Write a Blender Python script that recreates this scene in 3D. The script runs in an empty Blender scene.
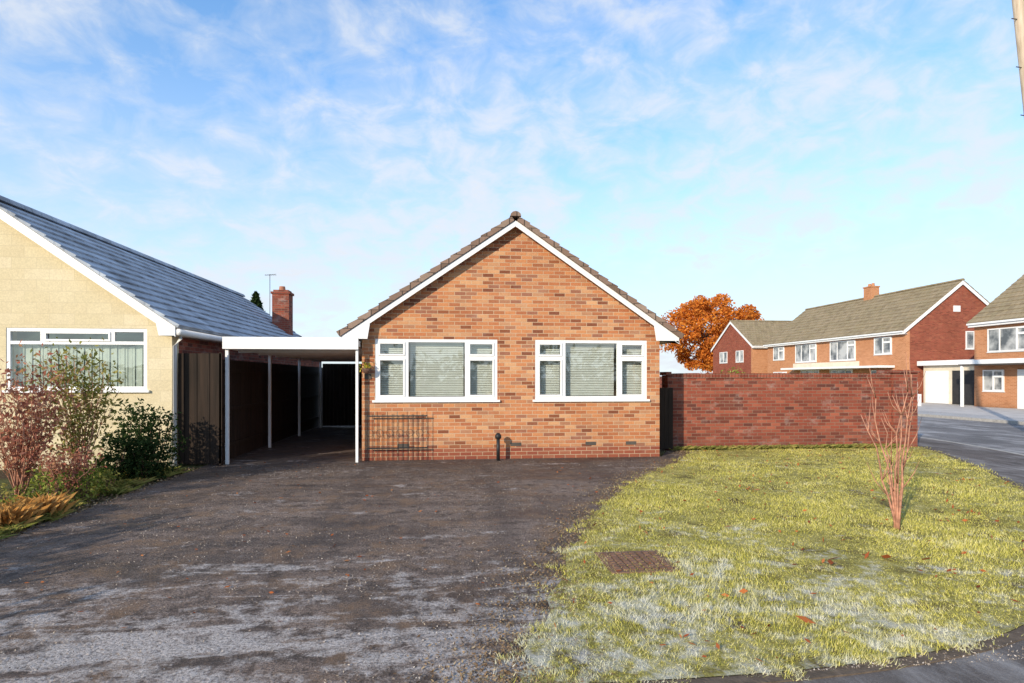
import bpy, math, random
import numpy as np
from mathutils import Vector
random.seed(7); rng=np.random.default_rng(7)
scene=bpy.context.scene
col=scene.collection

# ---------------------------------------------------------------- materials
class NT:
    def __init__(s,name):
        s.m=bpy.data.materials.new(name); s.m.use_nodes=True
        s.t=s.m.node_tree; s.t.nodes.clear()
        s.out=s.n('ShaderNodeOutputMaterial')
    def n(s,typ,**kw):
        nd=s.t.nodes.new(typ)
        for k,v in kw.items(): setattr(nd,k,v)
        return nd
    def l(s,a,b): s.t.links.new(a,b)
    def put(s,inp,v):
        if isinstance(v,bpy.types.NodeSocket): s.l(v,inp)
        elif isinstance(v,(tuple,list)) and len(v)==3 and inp.type=='RGBA': inp.default_value=(*v,1)
        else: inp.default_value=v
    def math(s,op,a,b=0.0,c=None,clamp=False):
        nd=s.n('ShaderNodeMath',operation=op,use_clamp=clamp)
        s.put(nd.inputs[0],a); s.put(nd.inputs[1],b)
        if c is not None: s.put(nd.inputs[2],c)
        return nd.outputs[0]
    def mix(s,f,a,b,blend='MIX'):
        nd=s.n('ShaderNodeMix',data_type='RGBA',blend_type=blend)
        s.put(nd.inputs[0],f); s.put(nd.inputs[6],a); s.put(nd.inputs[7],b)
        return nd.outputs[2]
    def ramp(s,f,stops,interp='LINEAR'):
        nd=s.n('ShaderNodeValToRGB'); cr=nd.color_ramp; cr.interpolation=interp
        while len(cr.elements)<len(stops): cr.elements.new(0.5)
        for e,(p,c) in zip(cr.elements,stops):
            e.position=p; e.color=(*c,1) if isinstance(c,tuple) else (c,c,c,1)
        s.put(nd.inputs[0],f); return nd.outputs[0]
    def pos(s): return s.n('ShaderNodeNewGeometry').outputs['Position']
    def noise(s,scale,detail=4,rough=.55,vec=None,dist=0.0):
        nd=s.n('ShaderNodeTexNoise'); nd.inputs['Scale'].default_value=scale
        nd.inputs['Detail'].default_value=detail; nd.inputs['Roughness'].default_value=rough
        nd.inputs['Distortion'].default_value=dist
        s.l(vec if vec is not None else s.pos(),nd.inputs['Vector']); return nd.outputs['Fac']
    def scaled(s,v,sc,loc=(0,0,0)):
        nd=s.n('ShaderNodeMapping'); s.l(v,nd.inputs[0]); nd.inputs['Scale'].default_value=sc; nd.inputs['Location'].default_value=loc; return nd.outputs[0]
    def bump(s,h,strength=.5,dist=.01):
        nd=s.n('ShaderNodeBump'); nd.inputs['Strength'].default_value=strength
        nd.inputs['Distance'].default_value=dist; s.l(h,nd.inputs['Height']); return nd.outputs[0]
    def principled(s,c,rough=.8,normal=None,spec=.3,metal=0):
        p=s.n('ShaderNodeBsdfPrincipled'); s.put(p.inputs['Base Color'],c); s.put(p.inputs['Roughness'],rough)
        p.inputs['Specular IOR Level'].default_value=spec; p.inputs['Metallic'].default_value=metal
        if normal is not None: s.l(normal,p.inputs['Normal'])
        s.l(p.outputs[0],s.out.inputs[0]); return p

def plain(name,c,rough=.6,var=.12,scale=6,spec=.3,metal=0,bumpk=0.0):
    t=NT(name); nz=t.noise(scale,3)
    a=tuple(x*(1-var) for x in c); b=tuple(min(1,x*(1+var)) for x in c)
    cc=t.ramp(nz,[(.3,a),(.7,b)])
    nm=t.bump(t.noise(60,3),bumpk,.01) if bumpk else None
    t.principled(cc,rough,nm,spec,metal); return t.m

def brick(name,cols,mortar,bw=.225,rh=.075,ms=.006,vs=1.0,plinth=None,stain=(.6,.55,.5),rough=.9,bd=.008,frost=0.0,stainamt=.5,bs=.6,efflo=0.0):
    t=NT(name); g=t.n('ShaderNodeNewGeometry')
    sp=t.n('ShaderNodeSeparateXYZ'); t.l(g.outputs['Position'],sp.inputs[0])
    sn=t.n('ShaderNodeSeparateXYZ'); t.l(g.outputs['True Normal'],sn.inputs[0])
    st=t.math('GREATER_THAN',t.math('ABSOLUTE',sn.outputs[0]),.4)
    u=t.math('ADD',sp.outputs[0],t.math('MULTIPLY',st,t.math('SUBTRACT',sp.outputs[1],sp.outputs[0])))
    v=t.math('MULTIPLY',sp.outputs[2],vs)
    cb=t.n('ShaderNodeCombineXYZ'); t.l(u,cb.inputs[0]); t.l(v,cb.inputs[1])
    b=t.n('ShaderNodeTexBrick'); t.l(cb.outputs[0],b.inputs['Vector'])
    b.inputs['Color1'].default_value=(0,0,0,1); b.inputs['Color2'].default_value=(1,1,1,1); b.inputs['Mortar'].default_value=(.5,.5,.5,1)
    b.inputs['Scale'].default_value=1; b.inputs['Mortar Size'].default_value=ms; b.inputs['Mortar Smooth'].default_value=.3
    b.inputs['Bias'].default_value=0; b.inputs['Brick Width'].default_value=bw; b.inputs['Row Height'].default_value=rh
    n=len(cols); c=t.ramp(b.outputs['Color'],[(i/(n-1)*.9+.05,cc) for i,cc in enumerate(cols)])
    c=t.mix(.35,c,t.ramp(t.noise(45,3),[(.3,.45),(.7,1.0)]),'MULTIPLY')
    if plinth:
        pm=t.math('LESS_THAN',sp.outputs[2],plinth[0])
        c=t.mix(t.math('MULTIPLY',pm,.75),c,plinth[1])
    c=t.mix(b.outputs['Fac'],c,mortar)
    big=t.noise(1.1,5,.6)
    c=t.mix(t.ramp(big,[(.4,0.0),(.75,stainamt)]),c,t.mix(1.0,c,stain,'MULTIPLY'))
    if efflo:
        ef=t.ramp(t.noise(2.2,6,.7,t.scaled(g.outputs['Position'],(1,1,1.6))),[(.55,0.0),(.72,efflo)])
        c=t.mix(ef,c,(.5,.42,.38))
    base=t.math('MULTIPLY',t.math('SUBTRACT',.45,sp.outputs[2],clamp=True),t.noise(5,3))
    c=t.mix(t.math('MULTIPLY',base,1.0,clamp=True),c,(.06,.045,.035))
    if frost:
        f=t.ramp(t.noise(1.6,7,.65),[(.35,frost*.3),(.65,frost)])
        c=t.mix(f,c,(.50,.56,.64))
    h=t.math('ADD',t.math('MULTIPLY',t.math('SUBTRACT',1,b.outputs['Fac']),1.0),t.math('MULTIPLY',t.noise(90,2),.35))
    t.principled(c,rough,t.bump(h,bs,bd),.25); return t.m

M={}
M['brick']=brick('orange_facing_brick',[(.23,.08,.042),(.52,.20,.088),(.60,.27,.12),(.42,.15,.07),(.64,.35,.18),(.33,.14,.085)],(.54,.40,.27),plinth=(.24,(.28,.065,.04)),stain=(.74,.62,.54),efflo=.12)
M['brick_red']=brick('red_wall_brick',[(.18,.05,.034),(.32,.08,.048),(.24,.062,.04),(.39,.115,.068),(.14,.046,.036)],(.25,.16,.115),stain=(.52,.48,.45),efflo=.35)
M['brick_far']=brick('far_red_brick',[(.23,.06,.038),(.35,.09,.055),(.28,.074,.047),(.37,.115,.065)],(.28,.15,.10))
M['brick_tan']=brick('far_tan_brick',[(.48,.21,.10),(.60,.28,.14),(.53,.235,.115)],(.58,.38,.24),stain=(.75,.65,.55))
M['stone']=brick('cream_block_stone',[(.66,.57,.38),(.71,.62,.42),(.67,.585,.39),(.73,.64,.45)],(.55,.48,.33),bw=.42,rh=.2,ms=.005,stain=(.88,.85,.78),bd=.004,bs=.3)
M['tile_brown']=brick('brown_concrete_tile',[(.18,.12,.09),(.30,.20,.155),(.24,.165,.13),(.35,.26,.21)],(.08,.06,.05),bw=.3,rh=.33,ms=.012,vs=1.78,stain=(.6,.6,.5))
M['tile_frost']=brick('frosted_concrete_tile',[(.15,.16,.18),(.22,.24,.27),(.18,.19,.215)],(.06,.065,.075),bw=.3,rh=.3,ms=.02,vs=1.75,frost=.95,bd=.02)
M['tile_far']=brick('far_roof_tile',[(.28,.22,.14),(.38,.30,.19),(.33,.27,.17)],(.19,.15,.10),bw=.3,rh=.33,ms=.012,vs=1.7,stain=(.7,.7,.5))
M['white']=plain('white_upvc',(.80,.81,.82),.35,.03,3,.5)
M['paint']=plain('white_painted_timber',(.74,.74,.74),.55,.06,4)
M['cream']=plain('soffit_offwhite',(.76,.74,.70),.7,.08)
M['black']=plain('black_iron',(.02,.02,.022),.5,.2)
M['concrete']=plain('soil_edging',(.12,.09,.065),.95,.35,12,bumpk=.8)
M['kerb']=plain('concrete_kerb',(.36,.35,.33),.9,.2,8,bumpk=.4)
M['bark']=plain('bark',(.10,.07,.05),.9,.4,20,bumpk=.8)
M['twig']=plain('red_brown_twig',(.42,.21,.14),.8,.4,20)
M['twigdark']=plain('dark_twig',(.13,.07,.05),.8,.3,20)
M['dark']=plain('painted_interior_shade',(.03,.03,.033),.8,.2)
M['lintel']=plain('dark_board',(.08,.07,.06),.7,.2)
M['render']=plain('cream_render',(.66,.59,.47),.85,.1,2)
M['blind']=plain('blind_slat',(.80,.79,.75),.5,.05)
M['slab']=plain('far_driveway_concrete',(.50,.48,.46),.9,.15,1.5)

def woodmat(name,a,b):
    t=NT(name); v=t.scaled(t.pos(),(14,14,.9))
    nz=t.noise(1.0,5,.6,v); c=t.ramp(nz,[(.3,a),(.7,b)])
    t.principled(c,.85,t.bump(nz,.4,.01),.2); return t.m
M['fence']=woodmat('dark_fence_timber',(.018,.014,.011),(.045,.030,.022))
M['polewood']=woodmat('telegraph_pole_timber',(.34,.26,.18),(.6,.5,.38))

def glass():
    t=NT('window_glass'); lw=t.n('ShaderNodeLayerWeight'); lw.inputs[0].default_value=.5
    f=t.math('ADD',t.math('MULTIPLY',t.math('POWER',lw.outputs['Facing'],4.0),.8),.17,clamp=True)
    tr=t.n('ShaderNodeBsdfTransparent'); tr.inputs[0].default_value=(.88,.93,.91,1)
    gl=t.n('ShaderNodeBsdfGlossy'); gl.inputs[0].default_value=(.95,1,1,1)
    gl.inputs['Roughness'].default_value=.02
    t.l(t.bump(t.noise(1.3,2),.12,.02),gl.inputs['Normal'])
    mx=t.n('ShaderNodeMixShader'); t.l(f,mx.inputs[0]); t.l(tr.outputs[0],mx.inputs[1]); t.l(gl.outputs[0],mx.inputs[2])
    t.l(mx.outputs[0],t.out.inputs[0]); return t.m
M['glass']=glass()
def dglass():
    t=NT('dark_window_glass'); t.principled(t.ramp(t.noise(1.2,3),[(.4,(.08,.09,.10)),(.6,(.45,.46,.46))]),.08,None,.8); return t.m
M['dglass']=dglass()

def leafmat(name,stops,trans=.35,patch=1.5,rough=.6):
    t=NT(name); g=t.n('ShaderNodeNewGeometry')
    r=t.math('ADD',t.math('MULTIPLY',g.outputs['Random Per Island'],.6),t.math('MULTIPLY',t.noise(patch,2),.45))
    n=len(stops); c=t.ramp(r,[(i/(n-1)*.8+.1,s) for i,s in enumerate(stops)])
    d=t.n('ShaderNodeBsdfDiffuse'); t.l(c,d.inputs[0])
    tl=t.n('ShaderNodeBsdfTranslucent'); t.l(c,tl.inputs[0])
    mx=t.n('ShaderNodeMixShader'); mx.inputs[0].default_value=trans
    t.l(d.outputs[0],mx.inputs[1]); t.l(tl.outputs[0],mx.inputs[2]); t.l(mx.outputs[0],t.out.inputs[0]); return t.m
M['leaf_orange']=leafmat('autumn_orange_leaf',[(.25,.07,.018),(.55,.16,.03),(.75,.27,.045),(.82,.40,.09)],.4,.3)
M['leaf_green']=leafmat('green_leaf',[(.04,.07,.015),(.12,.17,.03),(.26,.31,.06),(.46,.46,.14)])
M['leaf_hedge']=leafmat('far_hedge_leaf',[(.05,.07,.03),(.11,.14,.05),(.2,.2,.09)])
M['leaf_dark']=leafmat('dark_evergreen_leaf',[(.012,.025,.01),(.03,.055,.02),(.06,.09,.03)])
M['leaf_red']=leafmat('reddish_shrub_leaf',[(.16,.07,.045),(.36,.13,.09),(.48,.22,.15),(.3,.2,.08)])
M['leaf_olive']=leafmat('olive_shrub_leaf',[(.07,.08,.025),(.18,.20,.05),(.36,.34,.1),(.26,.16,.06)])
M['leaf_straw']=leafmat('straw_grass',[(.32,.14,.04),(.55,.28,.08),(.65,.42,.16)])
M['leaf_yellow']=leafmat('yellow_flower',[(.7,.5,.04),(.8,.7,.1)])
M['leaf_fallen']=leafmat('fallen_leaf',[(.12,.04,.025),(.30,.085,.035),(.45,.15,.05),(.34,.2,.1)],.1)
M['litter']=leafmat('brown_litter',[(.07,.045,.03),(.17,.11,.065),(.28,.20,.12),(.36,.31,.22)],.05)
M['stone_chip']=leafmat('gravel_chip',[(.08,.065,.055),(.23,.19,.16),(.38,.33,.28),(.55,.51,.48)],0.0,4)

def frostmask(t,lo,hi,amt):
    p=t.pos(); a=t.noise(1.2,4,.65,p,1.5); b=t.noise(8,5,.75,p)
    sp=t.n('ShaderNodeSeparateXYZ'); t.l(p,sp.inputs[0])
    # frost survives longest near the drive side and toward the street
    q=t.math('ADD',t.math('MULTIPLY',t.math('SUBTRACT',5.8,sp.outputs[1]),.022),t.math('MULTIPLY',t.math('SUBTRACT',2.6,sp.outputs[0]),.014))
    near=t.math('MINIMUM',t.math('MAXIMUM',q,-.045),.07)
    s=t.math('ADD',t.math('ADD',t.math('MULTIPLY',a,.5),t.math('MULTIPLY',b,.5)),near)
    return t.ramp(s,[(lo,0.0),(hi,amt)])
def grassblade():
    t=NT('frosty_lawn_blade'); g=t.n('ShaderNodeNewGeometry')
    r=t.math('ADD',t.math('MULTIPLY',g.outputs['Random Per Island'],.42),t.math('MULTIPLY',t.noise(2.0,6,.8),.62))
    c=t.ramp(r,[(.24,(.17,.17,.045)),(.38,(.42,.41,.08)),(.54,(.74,.68,.16)),(.80,(.88,.80,.42))])
    c=t.mix(frostmask(t,.515,.64,.8),c,(.80,.80,.77))
    d=t.n('ShaderNodeBsdfDiffuse'); t.l(c,d.inputs[0]); tl=t.n('ShaderNodeBsdfTranslucent'); t.l(c,tl.inputs[0])
    mx=t.n('ShaderNodeMixShader'); mx.inputs[0].default_value=.35
    t.l(d.outputs[0],mx.inputs[1]); t.l(tl.outputs[0],mx.inputs[2]); t.l(mx.outputs[0],t.out.inputs[0]); return t.m
M['blade']=grassblade()
def lawnsoil():
    t=NT('lawn_turf'); nz=t.noise(2.2,5,.75); n2=t.noise(40,4,.7)
    c=t.ramp(nz,[(.35,(.16,.12,.06)),(.48,(.38,.34,.10)),(.65,(.55,.49,.20))])
    c=t.mix(.6,c,t.ramp(n2,[(.35,.25),(.65,1.0)]),'MULTIPLY')
    c=t.mix(frostmask(t,.515,.64,.6),c,(.68,.68,.66))
    t.principled(c,.95,t.bump(n2,1,.03),.1); return t.m
M['lawn']=lawnsoil()
def drivemat():
    t=NT('worn_tarmac_drive'); p=t.pos()
    sp=t.n('ShaderNodeSeparateXYZ'); t.l(p,sp.inputs[0])
    fine=t.noise(50,4,.8); med=t.noise(6,5,.75); big=t.noise(.9,5,.7,t.scaled(p,(.6,1.4,1)),.8)
    c=t.ramp(big,[(.34,(.10,.07,.056)),(.47,(.22,.158,.125)),(.58,(.37,.275,.225)),(.72,(.30,.25,.22))])  # dark streaks: wet tarmac, also the drive's shade put into the colour
    c=t.mix(.85,c,t.ramp(fine,[(.36,.14),(.52,.75),(.64,1.0)]),'MULTIPLY')
    c=t.mix(t.ramp(t.noise(115,2,.8),[(.58,0.0),(.66,.75)]),c,(.50,.44,.40))
    c=t.mix(t.ramp(med,[(.38,.75),(.49,0.0)]),c,(.055,.04,.034))
    tx=t.math('ADD',sp.outputs[0],t.math('MULTIPLY',t.noise(.5,2),.8))
    tr=t.ramp(t.math('PINGPONG',t.math('ADD',tx,1.0),1.0),[(.0,.5),(.24,0.0)])
    c=t.mix(tr,c,(.07,.052,.045))
    c=t.mix(t.ramp(t.noise(2.3,6,.75),[(.50,0.0),(.63,.75)]),c,(.26,.165,.10))
    # darker close to the house: damp, plus shade on the drive painted into the colour
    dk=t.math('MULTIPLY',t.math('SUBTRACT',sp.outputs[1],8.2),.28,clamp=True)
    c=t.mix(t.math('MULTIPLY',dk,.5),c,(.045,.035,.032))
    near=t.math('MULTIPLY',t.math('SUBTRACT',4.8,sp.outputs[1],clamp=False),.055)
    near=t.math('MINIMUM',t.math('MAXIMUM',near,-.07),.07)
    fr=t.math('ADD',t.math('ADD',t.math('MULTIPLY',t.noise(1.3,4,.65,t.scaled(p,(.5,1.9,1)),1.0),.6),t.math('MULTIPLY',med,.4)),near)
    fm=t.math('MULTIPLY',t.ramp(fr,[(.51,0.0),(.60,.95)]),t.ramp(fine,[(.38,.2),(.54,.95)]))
    c=t.mix(fm,c,(.72,.67,.65))  # pale frost, doubling as painted streaks of light across the drive
    wet=t.ramp(big,[(.36,.42),(.52,.85)])
    t.principled(c,wet,t.bump(t.math('ADD',fine,t.math('MULTIPLY',med,1.6)),1.0,.04),.4); return t.m
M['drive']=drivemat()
def tarmac(name,a,b,sc=80,frost=0):
    t=NT(name); fine=t.noise(sc,4,.7)
    c=t.ramp(t.noise(.9,6,.6),[(.35,a),(.65,b)]); c=t.mix(.6,c,t.ramp(fine,[(.35,.3),(.65,1.0)]),'MULTIPLY')
    c=t.mix(t.ramp(t.noise(130,2),[(.62,0.0),(.7,.5)]),c,(.3,.29,.28))
    if frost: c=t.mix(t.ramp(t.noise(.7,7,.75,t.scaled(t.pos(),(1.6,.5,1))),[(.48,0.0),(.62,frost)]),c,(.55,.54,.54))
    t.principled(c,.85,t.bump(fine,.7,.01),.3); return t.m
M['pave']=tarmac('pavement_tarmac',(.10,.085,.078),(.20,.175,.16),80,.35)
M['road']=tarmac('road_tarmac',(.16,.155,.155),(.26,.25,.25),50,.5)
M['pave_far']=tarmac('far_pavement',(.50,.49,.48),(.62,.61,.60))
def soil():
    t=NT('garden_ground'); n=t.noise(.5,5,.65); f=t.noise(30,4,.7)
    c=t.ramp(n,[(.4,(.09,.065,.045)),(.6,(.12,.14,.05))]); c=t.mix(.6,c,t.ramp(f,[(.3,.3),(.7,1.0)]),'MULTIPLY')
    t.principled(c,.95,t.bump(f,1,.04),.1); return t.m
M['soil']=soil()
def rust():
    t=NT('rusty_iron_cover'); c=t.ramp(t.noise(9,5,.7),[(.3,(.10,.055,.038)),(.7,(.26,.15,.10))])
    t.principled(c,.8,t.bump(t.noise(60,3),.5,.01),.3); return t.m
M['rust']=rust()

# ---------------------------------------------------------------- mesh helpers
def empty(name,loc=(0,0,0)):
    e=bpy.data.objects.new(name,None); e.location=loc; col.objects.link(e); return e
class MB:
    def __init__(s): s.v=[]; s.f=[]
    def box(s,x0,x1,y0,y1,z0,z1,T=None):
        p=[(x0,y0,z0),(x1,y0,z0),(x1,y1,z0),(x0,y1,z0),(x0,y0,z1),(x1,y0,z1),(x1,y1,z1),(x0,y1,z1)]
        if T: p=[T(*q) for q in p]
        b=len(s.v); s.v+=p
        s.f+=[tuple(b+i for i in q) for q in [(0,3,2,1),(4,5,6,7),(0,1,5,4),(1,2,6,5),(2,3,7,6),(3,0,4,7)]]; return s
    def prism(s,poly,w0,w1,T):
        b=len(s.v); n=len(poly)
        s.v+=[T(a,w0,c) for a,c in poly]+[T(a,w1,c) for a,c in poly]
        s.f.append(tuple(b+i for i in range(n))); s.f.append(tuple(b+n+i for i in reversed(range(n))))
        for i in range(n):
            j=(i+1)%n; s.f.append((b+i,b+n+i,b+n+j,b+j))
        return s
    def tube(s,pts,rad,seg=8,cap=True):
        b=len(s.v); pts=[Vector(p) for p in pts]
        for i,p in enumerate(pts):
            d=(pts[min(i+1,len(pts)-1)]-pts[max(i-1,0)]).normalized()
            a=d.cross(Vector((0,0,1)) if abs(d.z)<.9 else Vector((1,0,0))).normalized(); c=d.cross(a)
            for k in range(seg):
                an=2*math.pi*k/seg; s.v.append(tuple(p+(a*math.cos(an)+c*math.sin(an))*rad[i]))
        for i in range(len(pts)-1):
            for k in range(seg):
                k2=(k+1)%seg; s.f.append((b+i*seg+k,b+i*seg+k2,b+(i+1)*seg+k2,b+(i+1)*seg+k))
        if cap:
            s.f.append(tuple(b+k for k in range(seg))); s.f.append(tuple(b+(len(pts)-1)*seg+k for k in range(seg)))
        return s
    def obj(s,name,mat,parent=None,smooth=False,bevel=0):
        me=bpy.data.meshes.new(name); me.from_pydata(s.v,[],s.f); me.materials.append(mat)
        import bmesh
        bm=bmesh.new(); bm.from_mesh(me); bmesh.ops.recalc_face_normals(bm,faces=bm.faces); bm.to_mesh(me); bm.free()
        if smooth:
            for p in me.polygons: p.use_smooth=True
        o=bpy.data.objects.new(name,me); col.objects.link(o)
        if bevel:
            m=o.modifiers.new('bevel','BEVEL'); m.width=bevel; m.segments=2; m.limit_method='ANGLE'
        if parent: o.parent=parent
        return o
def sheet(name,poly,z,mat,parent=None):
    me=bpy.data.meshes.new(name); me.from_pydata([(x,y,z) for x,y in poly],[],[tuple(range(len(poly)))]); me.materials.append(mat)
    o=bpy.data.objects.new(name,me); col.objects.link(o)
    if me.polygons[0].normal.z<0: me.flip_normals()
    if parent:o.parent=parent
    return o
def quads(name,P,mat,parent=None):
    n,k,_=P.shape; me=bpy.data.meshes.new(name)
    me.vertices.add(n*k); me.vertices.foreach_set('co',P.reshape(-1).astype(np.float32))
    me.loops.add(n*k); me.loops.foreach_set('vertex_index',np.arange(n*k,dtype=np.int32))
    me.polygons.add(n); me.polygons.foreach_set('loop_start',(np.arange(n)*k).astype(np.int32))
    try: me.polygons.foreach_set('loop_total',np.full(n,k,dtype=np.int32))
    except Exception: pass
    me.update(calc_edges=True); me.validate(); me.materials.append(mat)
    o=bpy.data.objects.new(name,me); col.objects.link(o)
    if parent: o.parent=parent
    return o
def leafquads(C,size,flat=0.0):
    n=len(C); a=rng.normal(size=(n,3)); a/=np.linalg.norm(a,axis=1)[:,None]
    b=rng.normal(size=(n,3)); 
    if flat: a[:,2]*=(1-flat); b[:,2]*=(1-flat)
    a/=np.linalg.norm(a,axis=1)[:,None]
    b-=a*(a*b).sum(1)[:,None]; b/=np.linalg.norm(b,axis=1)[:,None]
    s=(size*rng.uniform(.6,1.4,n))[:,None]
    return np.stack([C-a*s,C+b*s*.45-a*s*.1,C+a*s,C-b*s*.45+a*s*.1],axis=1)

def Tident(a,w,b): return (a,w,b)

# ---------------------------------------------------------------- windows
def window(parent,T,u0,u1,z0,z1,cols,transom,name='window',recess=-.07,blinds=False,real=True,tz=.3,sill=True,single=False):
    e=empty(name); e.parent=parent
    fr=MB(); fw=.065; n0,n1=recess,recess+.06
    fr.box(u0,u1,n0,n1,z0,z0+fw,T).box(u0,u1,n0,n1,z1-fw,z1,T).box(u0,u0+fw,n0,n1,z0+fw,z1-fw,T).box(u1-fw,u1,n0,n1,z0+fw,z1-fw,T)
    W=u1-u0; acc=0; edges=[u0]
    for c in cols: acc+=c; edges.append(u0+W*acc)
    ztr=z1-fw-tz
    for i in range(1,len(edges)-1):
        fr.box(edges[i]-.035,edges[i]+.035,n0,n1-.002,(ztr+.03) if single else z0+fw,z1-fw,T)
    for i in range(len(cols)):
        a=edges[i]+(fw if i==0 else .035); b=edges[i+1]-(fw if i==len(cols)-1 else .035)
        panes=[(z0+fw,z1-fw)]
        if single: panes=[(ztr+.03,z1-fw)]
        elif transom[i]:
            fr.box(a,b,n0,n1-.003,ztr-.03,ztr+.03,T); panes=[(z0+fw,ztr-.03),(ztr+.03,z1-fw)]
        for (p,q) in panes:
            if transom[i] or len(cols)==1:
                s=.035; m=n1+.015
                fr.box(a,b,n0+.01,m,p,p+s,T).box(a,b,n0+.01,m,q-s,q,T).box(a,a+s,n0+.01,m,p+s,q-s,T).box(b-s,b,n0+.01,m,p+s,q-s,T)
    if single: fr.box(u0+fw,u1-fw,n0,n1-.003,ztr-.03,ztr+.03,T)
    fr.obj('frame',M['white'],e,bevel=.004 if real else 0)
    g=MB(); g.v=[T(u0+.02,n0+.03,z0+.02),T(u1-.02,n0+.03,z0+.02),T(u1-.02,n0+.03,z1-.02),T(u0+.02,n0+.03,z1-.02)]; g.f=[(0,1,2,3)]
    g.obj('glass',M['glass'] if real else M['dglass'],e)
    if sill: MB().box(u0-.05,u1+.05,recess+.01,.05,z0-.045,z0-.002,T).obj('sill',M['white'],e,bevel=.004 if real else 0)
    if blinds:
        b=MB()
        for i in range(len(cols)):
            a=edges[i]+.06; c=edges[i+1]-.06; z=z0+.09
            while z<z1-.1:
                k=len(b.v); n=recess-.10
                b.v+=[T(a,n-.016,z+.016),T(c,n-.016,z+.016),T(c,n+.016,z-.012),T(a,n+.016,z-.012)]; b.f.append((k,k+1,k+2,k+3)); z+=.036
            b.box(a+.12,a+.125,recess-.12,recess-.115,z0+.07,z1-.08,T).box(c-.125,c-.12,recess-.12,recess-.115,z0+.07,z1-.08,T)
            b.box(a,c,recess-.125,recess-.07,z1-.1,z1-.06,T)
        b.obj('venetian_blind',M['blind'],e)
    return e

def wall_open(mb,T,u0,u1,z0,z1,th,ops):
    ops=sorted(ops); x=u0
    for (a,b,c,d) in ops:
        mb.box(x,a,-th,0,z0,z1,T); mb.box(a,b,-th,0,z0,c,T); mb.box(a,b,-th,0,d,z1,T); x=b
    mb.box(x,u1,-th,0,z0,z1,T)

def roof(parent,T,xc,half,zr,m,w0,w1,ncourse,tile,deck=M['paint'],lap=.055,base=0.0,rw=.13):
    L=math.sqrt(1+m*m); d=MB(); t=MB()
    for sgn in (-1,1):
        P=lambda s,h:(xc+sgn*s+sgn*h*m/L, zr-m*s+h/L)
        d.prism([P(0,0),P(half-.03,0),P(half-.03,.05),P(0,.05)],w0+.05,w1-.05,T)
        for i in range(ncourse):
            a=half*i/ncourse; b=half*(i+1)/ncourse
            t.prism([P(a,.052),P(b,.052),P(b,.052+base+lap),P(a,.078+base)],w0,w1,T)
    d.obj('roof_deck',deck,parent); t.obj('roof_tiles',tile,parent)
    r=MB(); n=int((w1-w0)/.45); 
    for i in range(n):
        a=w0+(w1-w0)*i/n; b=w0+(w1-w0)*(i+1)/n
        pl=[(xc+rw*math.cos(q),zr+.07+base+rw*.9*math.sin(q)) for q in [math.pi*k/6 for k in range(7)]]
        r.prism(pl,a-.004,b-.012,T)
    r.obj('ridge_tiles',tile,parent)

def barge(parent,T,xc,half,zr,m,w0,w1,depth,wallhalf,hornz,mat):
    b=MB()
    for sgn in (-1,1):
        X=lambda s:xc+sgn*s
        b.prism([(X(0),zr-depth),(X(half-.02),zr-m*(half-.02)-depth),(X(half-.02),zr-m*(half-.02)+.045),(X(0),zr+.045)],w0,w1,T)
        q=wallhalf-.18
        b.prism([(X(q),zr-m*q-depth-.001),(X(q+.05),hornz),(X(half-.02),hornz),(X(half-.02),zr-m*(half-.02)-depth-.001)],w0,w1,T)
    b.obj('bargeboard',mat,parent,bevel=.004)

# ---------------------------------------------------------------- main bungalow
YF=12.1; XC=1.325; WH=3.035
bung=empty('brick_bungalow',(0,0,0))
TF=lambda u,n,z:(u,YF-n,z)
ZR=4.74; SL=.688; HALF=3.40
w=MB(); ops=[(-1.456,.975,1.2,2.42),(1.742,4.09,1.2,2.42)]
zw=ZR-SL*WH
wall_open(w,TF,XC-WH,XC+WH,0,zw,.28,ops)
w.prism([(XC-WH,zw),(XC+WH,zw),(XC,ZR)],0,-.28,lambda a,n,z:TF(a,n,z))
w.box(XC-WH,XC-WH+.28,YF+.28,22,0,zw).box(XC+WH-.28,XC+WH,YF+.28,22,0,zw).box(XC-WH,XC+WH,22,22.28,0,zw)
w.prism([(XC-WH,zw),(XC+WH,zw),(XC,ZR)],22,22.28,Tident)
w.obj('walls',M['brick'],bung)
MB().box(XC-WH+.28,XC+WH-.28,YF+2.2,YF+2.3,0,zw).obj('inner_partition',M['render'],bung)
MB().box(XC-WH+.29,XC+WH-.29,YF+.29,YF+2.2,2.55,2.6).obj('ceiling',M['cream'],bung)
roof(bung,Tident,XC,HALF,ZR,SL,YF-.22,22.4,17,M['tile_brown'],lap=.055,base=.06,rw=.11)
barge(bung,Tident,XC,HALF,ZR,SL,YF-.19,YF-.165,.07,WH,2.40,M['white'])
MB().box(XC-HALF+.02,XC-WH-.002,YF-.16,22.2,2.41,2.43).box(XC+WH+.002,XC+HALF-.02,YF-.16,22.2,2.41,2.43).obj('soffit',M['paint'],bung)
MB().box(XC-HALF+.0,XC-HALF+.018,YF-.16,22.2,2.39,2.50).box(XC+HALF-.018,XC+HALF,YF-.16,22.2,2.39,2.50).obj('fascia',M['white'],bung)
for (a,b,c,d) in ops:
    window(bung,TF,a,b,c,d,[.255,.49,.255],[True,False,True],blinds=True)
l=MB()
for X in (-.9,1.35,2.9,3.75):
    l.box(X-.11,X+.11,.001,.006,.26,.33,TF)
l.obj('air_bricks',M['lintel'],bung)
v=MB(); v.tube([(.97,11.85,0),(.97,11.85,.46)],[.035,.035],12); v.tube([(.97,11.85,.44),(.97,11.85,.5),(.97,11.85,.55)],[.06,.065,.03],12); v.obj('vent_pipe',M['black'],None,True)
r=empty('iron_railing_panel'); q=MB()
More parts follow.
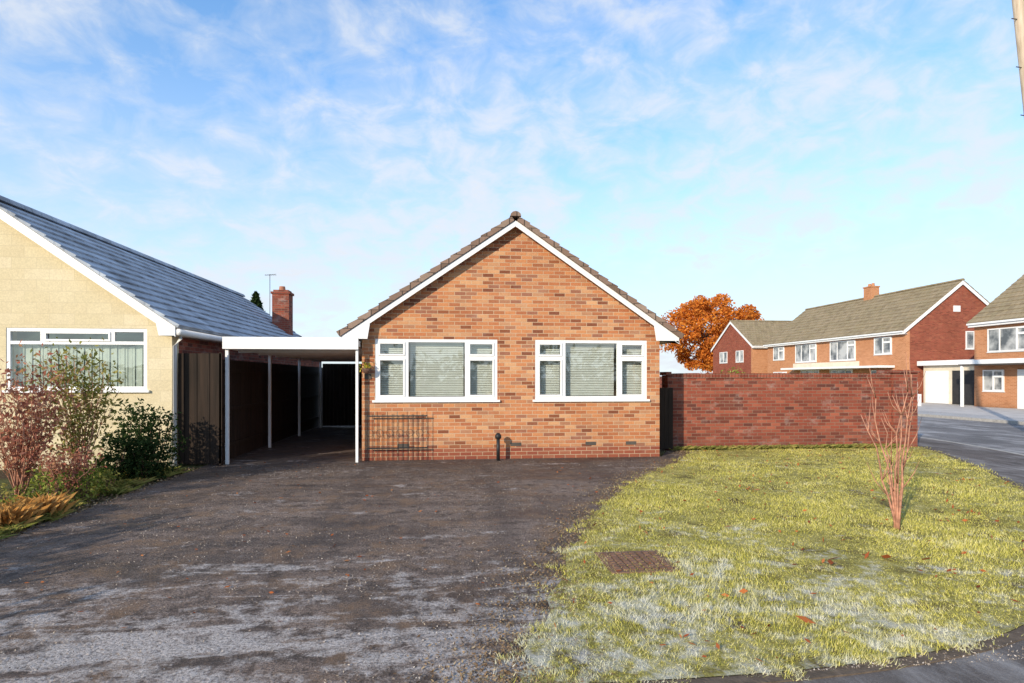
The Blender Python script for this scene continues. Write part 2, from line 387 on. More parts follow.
for z in (.25,.88): q.box(-1.6,-.42,11.96,11.98,z,z+.025)
for i in range(13):
    x=-1.59+i*.0965; q.tube([(x,11.97,.02),(x,11.97,.98 if i%2==0 else .93)],[.006,.006],6)
for i in range(6):
    x=-1.54+i*.193; q.tube([(x+.07*math.cos(t),11.965,.56+.07*math.sin(t)) for t in [k*math.pi/5 for k in range(11)]],[.004]*11,5,False)
q.obj('bars',M['black'],r)
MB().box(-1.66,-1.53,.002,.02,1.62,1.72,TF).obj('house_number_plaque',M['lintel'],None)
hb=empty('hanging_basket'); bb=MB()
bb.tube([(-1.6,YF-.14,1.72),(-1.6,YF-.14,1.76),(-1.6,YF-.14,1.83)],[.03,.08,.10],10); bb.box(-1.605,-1.595,YF-.2,YF-.003,2.0,2.01); bb.tube([(-1.6,YF-.14,2.0),(-1.6,YF-.14,1.84)],[.004,.004],5); bb.obj('bowl',M['twigdark'],hb,True)
C=rng.normal(size=(90,3))*[.06,.05,.05]+[-1.6,YF-.14,1.87]
quads('flowers',leafquads(C[:55],.025),M['leaf_yellow'],hb); quads('leaves',leafquads(C[40:],.03),M['leaf_green'],hb)

# carport
cp=empty('carport'); X0,X1=-4.22,-1.74
MB().box(X0,X1,11.86,20.4,2.25,2.36).obj('roof',M['cream'],cp)
MB().box(X0-.03,X1,11.82,11.855,2.19,2.42).box(X0-.03,X0-.002,11.86,20.4,2.19,2.42).obj('fascia',M['white'],cp,bevel=.004)
b=MB()
for y in [12.6+1.3*i for i in range(6)]: b.box(X0,X1,y,y+.05,2.15,2.248)
b.obj('joists',M['paint'],cp)
p=MB()
for y in (11.88,14.6,17.4,20.2): p.box(X0+.0,X0+.06,y,y+.06,0,2.25 if y>12 else 2.19)
p.box(X1-.06,X1-.01,11.88,11.94,0,2.19)
p.obj('posts',M['white'],cp,bevel=.004)
fe=empty('timber_fence'); f=MB()
y=12.0; i=0
while y<22: 
    f.box(-4.36-.012*(i%2),-4.33,y,y+.115,.03,2.0); y+=.12; i+=1
for z in (.3,1.0,1.75): f.box(-4.33,-4.29,12,22,z,z+.07)
f.obj('boards',M['fence'],fe)
fg=empty('timber_side_gate'); f=MB(); x=-5.0; i=0
while x<-4.3: f.box(x,x+.108,11.72+.01*(i%2),11.745+.01*(i%2),.04,2.1); x+=.112; i+=1
for z in (.35,1.85): f.box(-5.0,-4.26,11.765,11.80,z,z+.09)
f.obj('boards',M['fence'],fg); MB().box(-4.27,-4.235,11.72,11.78,0,2.12).obj('gate_post',M['fence'],fg)
bg=empty('timber_back_gate'); f=MB(); x=-4.2
while x<-1.8: f.box(x,x+.115,20.6,20.63,.04,2.12); x+=.12
f.obj('boards',M['fence'],bg)
sg=empty('timber_garden_gate'); f=MB(); x=4.40
while x<4.95: f.box(x,x+.095,13.0,13.03,.05,1.42); x+=.1
f.box(4.4,4.98,13.032,13.06,.3,.38).box(4.4,4.98,13.032,13.06,1.15,1.23); f.obj('boards',M['fence'],sg)

# ---------------------------------------------------------------- neighbour bungalow
nb=empty('cream_stone_bungalow'); NF=11.59; NX=-8.1; NW=3.05; NZ=4.76; NS=.70; NH=3.22; NB=24.2
TN=lambda u,n,z:(u,NF-n,z)
w=MB(); nz=NZ-NS*NW
wall_open(w,TN,NX-NW,NX+NW,0,nz,.28,[(-7.86,-5.48,1.42,2.54)])
w.prism([(NX-NW,nz),(NX+NW,nz),(NX,NZ)],0,-.28,TN); w.obj('front_wall',M['stone'],nb)
w=MB().box(NX+NW-.28,NX+NW-.003,NF+.28,NB,0,nz).box(NX-NW+.003,NX-NW+.28,NF+.28,NB,0,nz).box(NX-NW+.003,NX+NW-.003,NB,NB+.28,0,nz)
w.prism([(NX-NW,nz),(NX+NW,nz),(NX,NZ)],NB,NB+.28,Tident); w.obj('side_walls',M['brick_red'],nb)
roof(nb,Tident,NX,NH,NZ,NS,NF-.24,NB+.4,13,M['tile_frost'],lap=.06)
barge(nb,Tident,NX,NH,NZ,NS,NF-.22,NF-.195,.13,NW,2.40,M['white'])
MB().box(NX+NW+.002,NX+NH-.02,NF-.19,NB,2.41,2.43).obj('soffit',M['paint'],nb)
g=MB(); g.tube([(NX+NH+.03,NF-.2,2.47),(NX+NH+.03,NB,2.47)],[.06,.06],10)
g.tube([(NX+NH+.03,NF-.1,2.45),(NX+NH+.02,NF-.1,2.36),(NX+NW+.06,NF-.02,2.22),(NX+NW+.06,NF-.02,0)],[.034]*4,10); g.obj('gutter_and_downpipe',M['white'],nb,True)
window(nb,TN,-7.86,-5.48,1.42,2.54,[.25,.5,.25],[False,True,False],tz=.20,single=True)
cu=MB()
for i in range(54):
    x=-7.83+i*.044; cu.box(x,x+.04,NF+.16+.012*math.sin(i*1.9),NF+.17+.012*math.sin(i*1.9),1.44,2.24+.03*math.sin(i*.4))
cu.obj('net_curtain',plain('net_curtain_cloth',(.50,.53,.48),.9),nb)
c=MB().box(-6.28,-5.70,22.2,22.75,2.5,4.65); c.box(-6.32,-5.66,22.16,22.79,4.65,4.73).box(-6.25,-5.73,22.23,22.72,4.73,4.8); c.obj('chimney_stack',M['brick_red'],nb)
c=MB(); c.tube([(-6.0,22.47,4.8),(-6.0,22.47,4.95)],[.12,.10],12); c.obj('chimney_pot',plain('terracotta',(.35,.14,.08)),nb)
a=empty('tv_aerial'); q=MB(); q.tube([(-7.3,25.5,4.0),(-7.3,25.5,5.9)],[.012,.012],6); q.tube([(-7.5,25.5,5.85),(-7.05,25.5,5.9)],[.010]*2,5)
for i in range(5): q.tube([(-7.45+i*.09,25.35,5.85),(-7.45+i*.09,25.65,5.87)],[.006]*2,4)
q.obj('mast_and_boom',M['lintel'],a)
# ---------------------------------------------------------------- brick garden wall
gw=empty('brick_garden_wall'); w=MB()
w.box(5.0,10.42,13.2,13.42,0,1.64).box(10.82,11.04,13.6,40,0,1.64)
w.box(10.42,11.04,13.13,13.6,0,1.76).box(4.92,5.0,13.13,13.5,0,1.70)
w.obj('wall',M['brick_red'],gw)
c=MB(); x=5.0
while x<10.36: c.box(x,x+.067,13.17+random.uniform(-.006,.006),13.45,1.642,1.748+random.uniform(-.006,.006)); x+=.077
c.box(10.38,11.08,13.09,13.64,1.762,1.83).box(4.88,5.0,13.1,13.53,1.702,1.78).box(10.80,11.06,13.65,40,1.642,1.72); c.obj('coping',M['brick_red'],gw)

# ---------------------------------------------------------------- far houses
def semi(name,a0,a1,w0,w1,T,ridge=8.25,eave=5.0,front=M['brick_tan'],side=M['brick_far'],wins=(),gwins=(),chim=None,panel=None):
    e=empty(name); xc=(a0+a1)/2; hw=(a1-a0)/2; m=(ridge-.1-eave)/hw
    w=MB(); w.box(a0+.25,a1-.25,w0,w0+.25,0,eave,T).box(a0+.25,a1-.25,w1-.25,w1,0,eave,T).box(a1-.25,a1,w0,w1,0,eave,T)
    for p,q in ((w0,w0+.25),(w1-.25,w1)): w.prism([(a0,eave),(a1,eave),(xc,ridge-.1)],p,q,T)
    w.obj('gable_walls',side,e); MB().box(a0,a0+.25,w0,w1,0,eave,T).obj('front_wall',front,e)
    roof(e,T,xc,hw+.3,ridge-.1,m,w0-.15,w1+.15,12,M['tile_far'])
    b=MB()
    for sg in (-1,1):
        X=lambda s:xc+sg*s; h=hw+.28
        for p,q in ((w0-.14,w0-.11),(w1+.11,w1+.14)):
            b.prism([(X(0),ridge-.32),(X(h),ridge-.1-m*h-.22),(X(h),ridge-.1-m*h+.04),(X(0),ridge-.06)],p,q,T)
    ze=ridge-.1-m*(hw+.3)
    b.box(a0-.32,a0-.29,w0-.1,w1+.1,ze-.2,ze+.02,T).box(a0-.29,a0,w0-.1,w1+.1,ze-.2,ze-.18,T)
    b.obj('bargeboards_and_fascia',M['white'],e)
    g=MB(); g.box(a0-.42,a0-.322,w0-.1,w1+.1,ze-.08,ze+.02,T); g.obj('gutter',M['white'],e)
    TW=lambda u,n,z:T(a0-n,u,z)
    for (u0,u1,z0,z1,cols) in wins: window(e,TW,u0,u1,z0,z1,cols,[True]+[False]*(len(cols)-1),recess=.0,real=False)
    TG=lambda u,n,z:T(u,w0-n,z)
    for (u0,u1,z0,z1,cols) in gwins: window(e,TG,u0,u1,z0,z1,cols,[False]*len(cols),recess=.0,real=False)
    if panel:
        pm=MB()
        for (p,q,z0,z1) in panel: pm.box(a0-.03,a0-.002,p,q,z0,z1,T)
        pm.obj('cladding_panel',M['render'],e)
    if chim:
        c=MB()
        for k in chim: c.box(xc-.35,xc+.35,k,k+.9,ridge-.9,ridge+.75,T).box(xc-.4,xc+.4,k-.05,k+.95,ridge+.75,ridge+.85,T)
        c.obj('chimney',M['brick_tan'],e)
        c=MB()
        for k in chim:
            for dd in (.25,.65): c.tube([T(xc,k+dd,ridge+.85),T(xc,k+dd,ridge+1.1)],[.13,.11],8)
        c.obj('chimney_pots',M['brick_tan'],e)
    return e
TR=lambda a,w,z:(30.3+a,w,z)
h3=[.3,.4,.3]
ha=semi('semi_detached_house',0,8,37,54.5,TR,wins=[(38.3,40,3.3,4.5,[.5,.5]),(42.0,45,3.0,4.5,h3),(46.8,49.8,3.0,4.5,h3),(51.6,53.4,3.3,4.5,[.5,.5]),
     (38.0,40.3,.9,2.2,h3),(42.3,45,.7,2.3,h3),(46.4,49,.7,2.3,h3),(51.2,53.4,.9,2.2,h3)],gwins=[(4.3,5.5,3.6,4.8,[.5,.5])],chim=[45.2],panel=[(41.6,50.2,2.3,2.9)])
MB().box(-1.3,-.035,38,50,2.35,2.5,TR).obj('porch_canopy',M['white'],ha)
MB().box(3.4,3.9,-.04,-.002,6.1,6.5,lambda a,w,z:TR(a,37+w,z)).obj('gable_vent',M['white'],ha)
hb2=semi('semi_detached_house',0,8,17,31.8,TR,front=M['brick_tan'],wins=[(28.4,30.9,3.1,4.4,h3),(24,27,3.1,4.4,h3),(20,23,3.1,4.4,h3),(29.9,31.2,.9,2.1,[.5,.5]),(24,27,.7,2.2,h3)])
MB().box(-1.2,-.002,22,31.6,2.35,2.62,TR).obj('porch_canopy',M['lintel'],hb2)
MB().box(-1.22,-1.202,22,31.6,2.42,2.66,TR).obj('canopy_fascia',M['white'],hb2)
MB().box(-.06,-.002,28.1,29.1,0,2.1,TR).obj('front_door',M['white'],hb2)
pp=MB(); 
for y in (22.1,27,31.4): pp.box(-1.15,-1.03,y,y+.12,0,2.35,TR)
pp.obj('porch_posts',M['white'],hb2)
TC=lambda a,w,z:(w,57.2+a,z)
hc=semi('semi_detached_house',0,9,30.2,44,TC,ridge=7.8,front=M['brick_tan'],side=M['brick_far'])
TGc=lambda u,n,z:(30.2-n,u,z)
for (u0,u1,z0,z1) in ((59,60.6,3.3,4.5),(62.6,64.4,3.3,4.5)): window(hc,TGc,u0,u1,z0,z1,[.5,.5],[False,False],recess=0,real=False)
ga=empty('white_garage'); g=MB(); g.box(31.2,37.5,32.3,36.6,0,2.45); g.obj('walls',M['render'],ga)
MB().box(30.9,37.6,32.1,36.8,2.452,2.75).obj('flat_roof_fascia',M['white'],ga)
MB().box(31.15,31.198,34.6,36.4,.02,2.1).obj('garage_door',M['white'],ga)
MB().box(31.17,31.198,32.5,34.3,.02,2.1).obj('doorway_shade_panel',M['dark'],ga)  # dark panel on the wall, painted as shade inside; no opening is cut
lw=empty('white_garden_wall'); MB().box(27.2,30.2,35.9,36.1,0,1.4).box(27.2,27.4,32.3,35.9,0,.7).obj('wall',M['paint'],lw)

# ---------------------------------------------------------------- ground
sheet('ground',[(-400,-400),(400,-400),(400,600),(-400,600)],-.12,M['soil'])
kerb=[(2.5,1.2),(5,1.9),(7,3.2),(8.8,5.2),(10.6,8),(12,11),(12.9,14.5),(13.1,18)]
def smooth(pts,k=3):
    for _ in range(k):
        o=[pts[0]]
        for a,b in zip(pts[:-1],pts[1:]):
            o+=[(a[0]*.75+b[0]*.25,a[1]*.75+b[1]*.25),(a[0]*.25+b[0]*.75,a[1]*.25+b[1]*.75)]
        o.append(pts[-1]); pts=o
    return pts
kc=smooth([(-60,1.2)]+kerb+[(13.1,200)])
sheet('road',[(-90,-7),(60,-7),(60,-2),(24,3),(21.4,9),(21.4,220),(11,220),(11,14),(2,2.5),(-90,2.5)],-.112,M['road'])
pl=MB(); pl.prism([(x,y) for x,y in kc]+[(-60,200)],-.3,-.004,lambda a,w,b:(a,b,w)); pl.obj('garden_terrain',M['soil'],None)
def strip(name,pts,wd,z0,z1,mat):
    m=MB(); n=len(pts); L=[];R=[]
    for i,p in enumerate(pts):
        a=Vector(pts[max(i-1,0)]); b=Vector(pts[min(i+1,n-1)]); d=(b-a).normalized(); nn=Vector((-d.y,d.x))
        L.append(Vector(p)+nn*wd); R.append(Vector(p))
    for i in range(n): m.v+=[(L[i].x,L[i].y,z0),(L[i].x,L[i].y,z1),(R[i].x,R[i].y,z1),(R[i].x,R[i].y,z0)]
    for i in range(n-1):
        for k in range(4):
            k2=(k+1)%4; m.f.append((i*4+k,i*4+k2,i*4+4+k2,i*4+4+k))
    return m.obj(name,mat)
strip('kerb',kc,-.13,-.2,.004,M['kerb'])
gb=smooth([(.36,3.15),(1.56,3.13),(2.6,3.22),(3.7,3.5),(5.2,4.4),(6.8,5.9),(8.4,8.0),(9.8,10.4),(10.8,12.4),(11.1,13.2)],2)
sheet('pavement',[(-60,1.22)]+[(x,y) for x,y in kc[1:-1]]+[(13.08,199),(11.1,199),(11.1,13.2)]+gb[::-1]+[(-4.5,3.1),(-60,3.1)],0.0,M['pave'])
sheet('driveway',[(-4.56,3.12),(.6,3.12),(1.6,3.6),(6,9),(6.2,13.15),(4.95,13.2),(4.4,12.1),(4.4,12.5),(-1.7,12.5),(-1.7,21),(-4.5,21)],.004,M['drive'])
strip('soil_edge',gb,-.09,-.02,.008,M['concrete'])
left=smooth([(.36,3.15),(.53,3.72),(.9,4.8),(1.2,5.8),(1.62,6.8),(2.3,8.2),(3.12,9.57),(4.2,11.0),(5.0,12.0),(5.4,13.1)],2)
gpoly=[(x,y) for x,y in gb]+left[::-1]
gpoly=[(x+random.uniform(-.05,.05),y+random.uniform(-.05,.05)) if p>len(gb) else (x,y) for p,(x,y) in enumerate(gpoly)]
sheet('lawn',gpoly,.012,M['lawn'])
far=MB(); far.box(21.4,200,9,220,-.3,-.004); far.obj('far_terrain',M['soil'])
sheet('far_pavement',[(21.55,9),(23.3,9),(23.3,220),(21.55,220)],0,M['pave_far'])
MB().box(21.38,21.52,9,220,-.2,.004).obj('kerb',M['kerb'])
sheet('far_driveway',[(23.3,20),(30.2,20),(30.2,31.5),(31.1,32),(31.1,37.5),(23.3,37.5)],.002,M['slab'])
sheet('far_lawn',[(23.3,38),(30.2,38),(30.2,56),(23.3,56)],.002,M['lawn'])

# grass blades
def inpoly(X,Y,poly):
    r=np.zeros(len(X),bool); n=len(poly)
    for i in range(n):
        x1,y1=poly[i]; x2,y2=poly[(i+1)%n]
        c=((y1>Y)!=(y2>Y)); xi=(x2-x1)*(Y-y1)/((y2-y1) if y2!=y1 else 1e-9)+x1
        r^=c&(X<xi)
    return r
def rag(X,Y):
    dx=.09*np.sin(Y*9+np.sin(X*7)*2)+.07*np.sin(Y*23+X*11)+rng.normal(0,.07,len(X))
    dy=.05*np.sin(X*8+np.sin(Y*6)*2)+.03*np.sin(X*21)+rng.normal(0,.03,len(X))
    return X+dx,Y+dy
N=520000
X=11.3*rng.uniform(0,1,N)**1.15; Y=2.9+10.3*rng.uniform(0,1,N)**1.35
dist=np.hypot(X,Y); rx,ry=rag(X,Y); keep=inpoly(rx,ry,gpoly)&(rng.uniform(0,1,N)<np.clip(7./dist,.4,1))
def lumps(X,Y):
    v=0*X
    for k in range(9):
        a=k*2.4+.7; f=1.1*1.45**k; v+=np.sin((X*math.cos(a)+Y*math.sin(a))*f*1.7+k*1.3)/1.25**k
    return v/3
cl=lumps(X,Y); bare=lumps(X*2.3+7,Y*2.3)
keep&=(bare+rng.normal(0,.3,N)>-.65)
X=X[keep];Y=Y[keep];cl=cl[keep];n=len(X)
h=rng.uniform(.008,.034,n)*(1+.65*cl); h=np.maximum(h,.006); an=rng.uniform(0,2*np.pi,n); wd=rng.uniform(.0016,.0032,n)*(1+np.hypot(X,Y)*.08)
lean=rng.normal(0,.017,(n,2))+.012*np.stack([lumps(X+5,Y),lumps(X,Y+9)],1)
dx=np.cos(an)*wd; dy=np.sin(an)*wd; z0=np.full(n,.005)
P=np.stack([np.stack([X-dx,Y-dy,z0],1),np.stack([X+dx,Y+dy,z0],1),np.stack([X+lean[:,0],Y+lean[:,1],z0+.004+h],1)],1)
quads('lawn_grass',P,M['blade'])
m=4200; X=rng.uniform(.2,10,m);Y=rng.uniform(3.2,12.8,m); k=inpoly(X,Y,gpoly)&((lumps(X*1.2,Y*1.2)>.62)|(rng.uniform(0,1,m)<.12)); X=X[k];Y=Y[k]
C=np.stack([X,Y,np.full(len(X),.035)],1)
m=300; Xd=rng.uniform(-4.3,4,m);Yd=rng.uniform(4,12,m); k=~inpoly(Xd,Yd,gpoly); C2=np.stack([Xd[k],Yd[k],np.full(k.sum(),.016)],1)
big=np.array([[2.35,3.75,.04],[2.42,3.82,.04],[3.9,5.0,.04],[3.75,5.05,.04],[3.0,6.2,.04],[4.4,8.2,.04],[2.2,4.3,.04],[3.3,4.9,.04],[3.4,5.0,.04],[4.2,4.9,.04]])
quads('fallen_leaves',np.concatenate([leafquads(C,.026,.7),leafquads(C2,.022,.9),leafquads(big,.05,.7)]),M['leaf_fallen'])
li=np.array(left); idx=rng.integers(0,len(li)-1,16000); f=rng.uniform(0,1,16000)[:,None]
pp_=li[idx]*(1-f)+li[idx+1]*f; off=rng.normal(0,.24,16000); pp_[:,0]-=off+.04; pp_[:,1]+=rng.normal(0,.08,16000)
pp_=pp_[(lumps(pp_[:,0]*2,pp_[:,1]*2)>-.4)]
quads('edge_litter',leafquads(np.concatenate([pp_,np.full((len(pp_),1),.012)],1),.011,.6),M['litter'])
m=38000; Xg=rng.uniform(-4.5,4,m); Yg=3.15+8.5*rng.uniform(0,1,m)**1.7; k=(~inpoly(Xg,Yg,gpoly))&(lumps(Xg*.8,Yg*1.3)+rng.normal(0,.5,m)>.0); Xg=Xg[k];Yg=Yg[k]
quads('loose_gravel',leafquads(np.stack([Xg,Yg,np.full(len(Xg),.010)],1),.0068,.3),M['stone_chip'])

dc=empty('drain_cover'); MB().box(1.35,1.95,4.87,5.47,0,.022).obj('frame',M['rust'],dc,bevel=.005)
b=MB()
for i in range(8):
    for j in range(8): b.box(1.40+i*.064,1.442+i*.064,4.92+j*.064,4.962+j*.064,.022,.034)
b.obj('tread_pattern',M['rust'],dc)

# ---------------------------------------------------------------- plants
def stems(name,base,n,H,spread,r0,mat,parent,twigs=3,wob=.05,seed=1,dirs=None):
    R=random.Random(seed); mb=MB(); tips=[]
    for i in range(n):
        a=R.uniform(0,6.28) if not dirs else dirs[i][0]; s=spread*R.uniform(.2,1) if not dirs else dirs[i][1]; h=H*R.uniform(.65,1) if not dirs else dirs[i][2]
        j=.05 if not dirs else .018
        p=Vector(base)+Vector((R.uniform(-j,j),R.uniform(-j,j),0)); pts=[p.copy()]; K=7
        for k in range(1,K+1):
            f=k/K; pts.append(p+Vector((math.cos(a)*s*f**1.2+R.uniform(-wob,wob)*f,math.sin(a)*s*f**1.2+R.uniform(-wob,wob)*f,h*f)))
        mb.tube(pts,[r0*(1-.75*k/K) for k in range(K+1)],6); tips.append(pts[-1])
        for t in range(twigs):
            k=R.randint(2,K-1); q=pts[k]; L=H*R.uniform(.12,.28); a2=R.uniform(0,6.28)
            e=q+Vector((math.cos(a2)*L*.5,math.sin(a2)*L*.5,L*.9)); md=(q+e)/2+Vector((math.cos(a2)*.02,math.sin(a2)*.02,-.02))
            mb.tube([q,md,e],[r0*.45,r0*.33,r0*.15],5); tips+= [e,md]
    mb.obj(name,mat,parent,True); return tips
sp=empty('bare_sapling'); stems('branches',(4.80,6.0,0),7,1.7,.3,.0135,M['twig'],sp,5,.045,5,
  dirs=[(3.1,.40,1.25),(3.0,.28,1.66),(.1,.02,1.45),(.2,.12,1.74),(5,.15,1.68),(1.5,.2,1.2),(.0,.20,1.5)])
def shrub(name,base,H,sp_,n,leafm,stemm,size,seed,nst=12,leafspread=.08):
    e=empty(name); tips=stems('stems',base,nst,H,sp_,.010,stemm,e,6,.05,seed)
    T=np.array([list(t) for t in tips]); idx=rng.integers(0,len(T),n)
    C=T[idx]+rng.normal(size=(n,3))*leafspread
    C[:,2]=np.maximum(C[:,2],.03)
    quads('leaves',leafquads(C,size),leafm,e); return e
shrub('hydrangea_shrub',(-5.60,8.5,0),1.82,.70,1900,M['leaf_red'],M['twig'],.034,3,28,.09)
shrub('leafy_shrub',(-5.38,9.4,0),1.98,.55,1900,M['leaf_olive'],M['twig'],.037,8,18,.09)
shrub('russet_shrub',(-4.95,8.3,0),.75,.35,700,M['leaf_red'],M['twig'],.028,21,14,.06)
def bushmass(name,blobs,n,size,mat,thr=.25):
    e=empty(name); Cs=[]
    for (x,y,z,rx,ry,rz) in blobs:
        k=int(n/len(blobs)); v=rng.normal(size=(k,3)); v/=np.linalg.norm(v,axis=1)[:,None]
        rad=rng.uniform(thr,1,k)**.4; lump=1+.22*np.sin(v[:,0]*7+x*3)*np.sin(v[:,1]*6+y)+.18*np.sin(v[:,2]*9+x)
        C=v*(rad*lump)[:,None]*[rx,ry,rz]+[x,y,z]; C=C[C[:,2]>.01]; Cs.append(C)
    quads('foliage',leafquads(np.concatenate(Cs),size),mat,e)
    b=MB()
    for (x,y,z,rx,ry,rz) in blobs:
        for q in range(5):
            b.tube([(x+random.uniform(-.1,.1)*rx,y,0),(x+random.uniform(-.6,.6)*rx,y+random.uniform(-.6,.6)*ry,z+rz*.5)],[.012*max(1,rx),.005*max(1,rx)],5)
    b.obj('stems',M['twigdark'],e); return e
bushmass('evergreen_bush',[(-4.95,10.7,.5,.45,.4,.66),(-5.35,10.9,.6,.35,.35,.6),(-4.8,10.1,.3,.28,.3,.4),(-5.15,10.0,.3,.3,.3,.45)],6000,.035,M['leaf_dark'])
bl=[(random.uniform(-5.9,-4.8),6.2+i*.26,.12,random.uniform(.18,.32),.26,random.uniform(.14,.42)) for i in range(16)]
bushmass('low_border_plants',bl,8000,.028,M['leaf_green'])
bl=[(random.uniform(-5.6,-4.75),6.6+i*.6,.08,random.uniform(.15,.25),.22,random.uniform(.14,.3)) for i in range(7)]
bushmass('olive_border_plants',bl,2500,.03,M['leaf_olive'])
def tuft(name,spots,n,H,mat):
    Ps=[]
    for (x,y) in spots:
        a=rng.uniform(0,6.28,n); s=rng.uniform(.05,.28,n); h=H*rng.uniform(.5,1,n)
        bx=x+rng.normal(0,.05,n); by=y+rng.normal(0,.05,n); px=-np.sin(a)*.004; py=np.cos(a)*.004
        Ps.append(np.stack([np.stack([bx-px,by-py,0*h],1),np.stack([bx+px,by+py,0*h],1),np.stack([bx+np.cos(a)*s*.5+px,by+np.sin(a)*s*.5+py,h*.8],1),np.stack([bx+np.cos(a)*s,by+np.sin(a)*s,h],1)],1))
    quads(name,np.concatenate(Ps),mat)
tuft('ornamental_grass',[(-4.72,7.0),(-4.85,7.25),(-4.9,7.0),(-4.7,7.5)],220,.30,M['leaf_straw'])
tuft('verge_grass',[(random.uniform(-5.9,-4.55),random.uniform(5.8,11)) for _ in range(60)],50,.11,M['leaf_olive'])
tuft('wall_foot_grass',[(5.1+i*.12+random.uniform(-.05,.05),13.1) for i in range(46)],25,.12,M['leaf_olive'])
m=5000; q=np.stack([rng.uniform(-6.2,-4.45,m),rng.uniform(5.5,11.5,m),np.full(m,.012)],1)
quads('border_leaf_litter',leafquads(q,.022,.6),M['litter'])

def tree(name,loc,H,nl,size,leafm,seed,trunk,depth,fork,blobs):
    Rr=random.Random(seed); e=empty(name); mb=MB()
    def grow(p,d,L,r,lv):
        q=p+d*L; md=(p+q)/2+Vector((Rr.uniform(-1,1),Rr.uniform(-1,1),0))*L*.06
        mb.tube([p,md,q],[r,r*.85,r*.65],6,False)
        if lv==0: return
        for k in range(Rr.choice([3,3,4])):
            a=Rr.uniform(0,6.28); t=Rr.uniform(.4,1.0)
            nd=(d+Vector((math.cos(a)*t,math.sin(a)*t,Rr.uniform(-.1,.3)))).normalized()
            grow(q,nd,L*Rr.uniform(.62,.85),r*.6,lv-1)
    grow(Vector(loc),Vector((0,0,1)),H*fork,trunk,depth)
    mb.obj('trunk_and_limbs',M['bark'],e,True)
    Cs=[]
    for (x,y,z,r) in blobs:
        k=nl//len(blobs); v=rng.normal(size=(k,3)); v/=np.linalg.norm(v,axis=1)[:,None]
        C=v*(r*rng.uniform(.15,1,k)**.45)[:,None]*[1,1,.8]+[x,y,z]; Cs.append(C)
    quads('leaves',leafquads(np.concatenate(Cs),size),leafm,e); return e
Rb=random.Random(11); bl=[]
while len(bl)<125:
    v=Vector((Rb.uniform(-1,1),Rb.uniform(-1,1),Rb.uniform(-1,1)))
    if v.length>1 or v.length<.3: continue
    bl.append((35.5+v.x*7.3,76.7+v.y*5,6.8+v.z*5.5,Rb.uniform(.7,1.7)))
tree('autumn_tree',(35.5,76.7,0),12.3,32000,.2,M['leaf_orange'],4,.4,4,.22,bl)
bushmass('garden_bush',[(18.3,37,1.2,1.2,1,.9),(19.8,37.5,1.1,1,1,.8)],3000,.08,M['leaf_green'])
cf=empty('conifer_tree'); MB().tube([(-11.7,38,0),(-11.7,38,6.6)],[.2,.03],8).obj('trunk',M['bark'],cf)
n=4000; z=rng.uniform(.8,6.8,n); rr=(6.9-z)/6.5*2.4*rng.uniform(.2,1,n)**.5; a=rng.uniform(0,6.28,n)
quads('needles',leafquads(np.stack([-11.7+rr*np.cos(a),38+rr*np.sin(a),z],1),.16),M['leaf_dark'],cf)
tp=empty('telegraph_pole'); m=MB(); m.tube([(15.35,13.5,-.1),(14.8,13.55,5.5),(14.05,13.65,12.5)],[.17,.15,.125],16); m.obj('pole',M['polewood'],tp,True)
m=MB()
for i in range(8):
    z=7+i*.6; f=z/12.5; x=15.35-1.3*f; s=1 if i%2 else -1
    m.tube([(x,13.6,z),(x+s*.27,13.6,z+.02)],[.012,.012],6)
m.obj('steps',M['lintel'],tp)
bushmass('distant_hedge',[(-26+i*6.5+random.uniform(-1,1),-22+random.uniform(-1,1),1.5,4,1.6,random.uniform(1.2,2.8)) for i in range(11)],9000,.3,M['leaf_hedge'])
bushmass('offview_shadow_hedge',[(-5.6,4.6,.5,.5,.6,.75),(-6.4,3.4,.6,.7,.5,.9),(-5.3,3.5,.45,.4,.4,.6),(-7.6,2.6,.8,.9,.5,1.3),(-6.2,1.0,.7,.9,.4,1.0)],4500,.06,M['leaf_dark'])  # out of view, added to throw shadow streaks over the drive

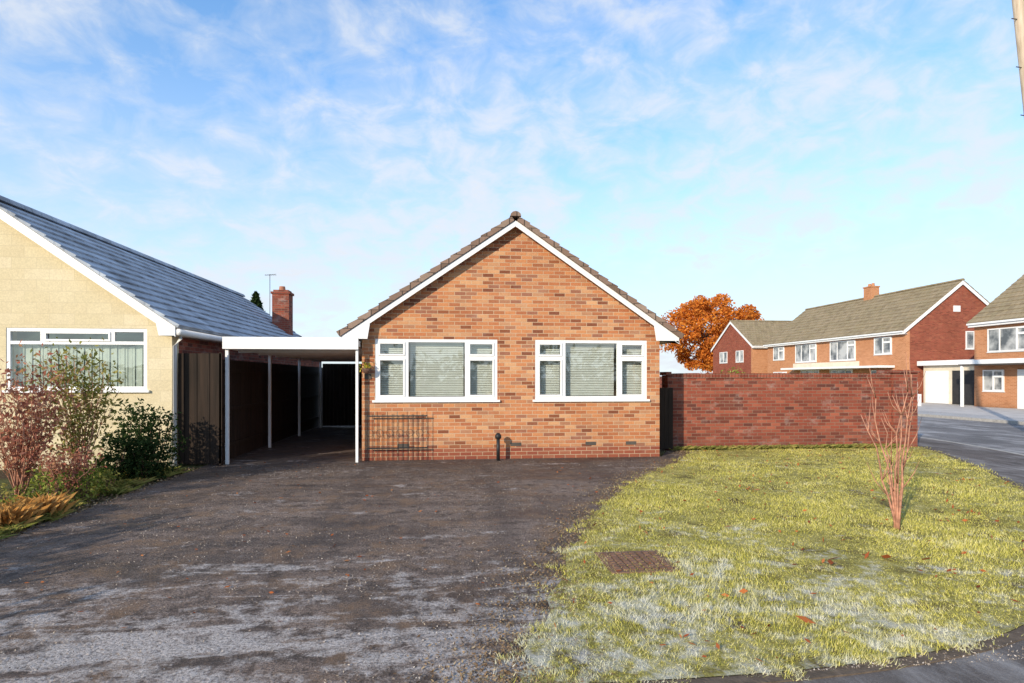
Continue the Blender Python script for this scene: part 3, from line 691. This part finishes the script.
# ---------------------------------------------------------------- light / world
AZ=math.atan2(-.66,-.75); EL=math.radians(19)
sd=Vector((math.sin(AZ)*math.cos(EL),math.cos(AZ)*math.cos(EL),math.sin(EL)))
L=bpy.data.lights.new('sun','SUN'); L.energy=5.0; L.angle=math.radians(.5); L.color=(1,.85,.65)
lo=bpy.data.objects.new('sun',L); col.objects.link(lo); lo.rotation_euler=(-sd).to_track_quat('-Z','Y').to_euler()
W=bpy.data.worlds.new('World'); scene.world=W; W.use_nodes=True; t=W.node_tree; t.nodes.clear()
try:
    W.cycles.sampling_method='MANUAL'; W.cycles.sample_map_resolution=512
except Exception: pass
class WT(NT):
    def __init__(s,tree): s.t=tree
w=WT(t); out=w.n('ShaderNodeOutputWorld'); bgn=w.n('ShaderNodeBackground'); bgn.inputs[1].default_value=.15; w.l(bgn.outputs[0],out.inputs[0])
sky=w.n('ShaderNodeTexSky',sky_type='NISHITA'); sky.sun_disc=False; sky.sun_elevation=EL; sky.sun_rotation=AZ%(2*math.pi); sky.air_density=1.0; sky.dust_density=.4; sky.ozone_density=2.0
tc=w.n('ShaderNodeTexCoord'); sx=w.n('ShaderNodeSeparateXYZ'); w.l(tc.outputs['Generated'],sx.inputs[0])
zc=w.math('MAXIMUM',sx.outputs[2],0.0); dn=w.math('ADD',zc,.35)
cb=w.n('ShaderNodeCombineXYZ'); w.l(w.math('DIVIDE',sx.outputs[0],dn),cb.inputs[0]); w.l(w.math('DIVIDE',sx.outputs[1],dn),cb.inputs[1])
n1=w.noise(1.5,5,.6,w.scaled(cb.outputs[0],(1,1,1),(3.7,1.9,0)),.4); n2=w.noise(9.5,5,.6,cb.outputs[0],.4)
nn=w.math('ADD',w.math('MULTIPLY',n1,.5),w.math('MULTIPLY',n2,.5))
cl=w.ramp(nn,[(.40,0.0),(.49,.28),(.57,.70),(.66,.95)])
hz=w.ramp(zc,[(0.0,.85),(.12,.66),(.28,.36),(.42,.12),(.55,0.0)])
inv=w.math('MULTIPLY',w.math('SUBTRACT',1,cl),w.math('SUBTRACT',1,hz)); fac=w.math('SUBTRACT',1,inv,clamp=True)
skyc=w.mix(1.0,sky.outputs[0],(1.2,1.75,2.1),'MULTIPLY')
fin=w.mix(fac,skyc,(5.5,5.8,6.3))
w.l(fin,bgn.inputs[0])

# ---------------------------------------------------------------- camera
cd=bpy.data.cameras.new('camera'); co=bpy.data.objects.new('camera',cd); col.objects.link(co); scene.camera=co
co.location=(0,0,1.64); co.rotation_euler=(math.radians(90),0,math.radians(-6))
cd.sensor_width=36; cd.lens=600/1024*36; cd.shift_y=(378-341.5)/1024; cd.clip_end=2000; cd.clip_start=.05
scene.view_settings.view_transform='Standard'; scene.view_settings.look='None'; scene.view_settings.exposure=0
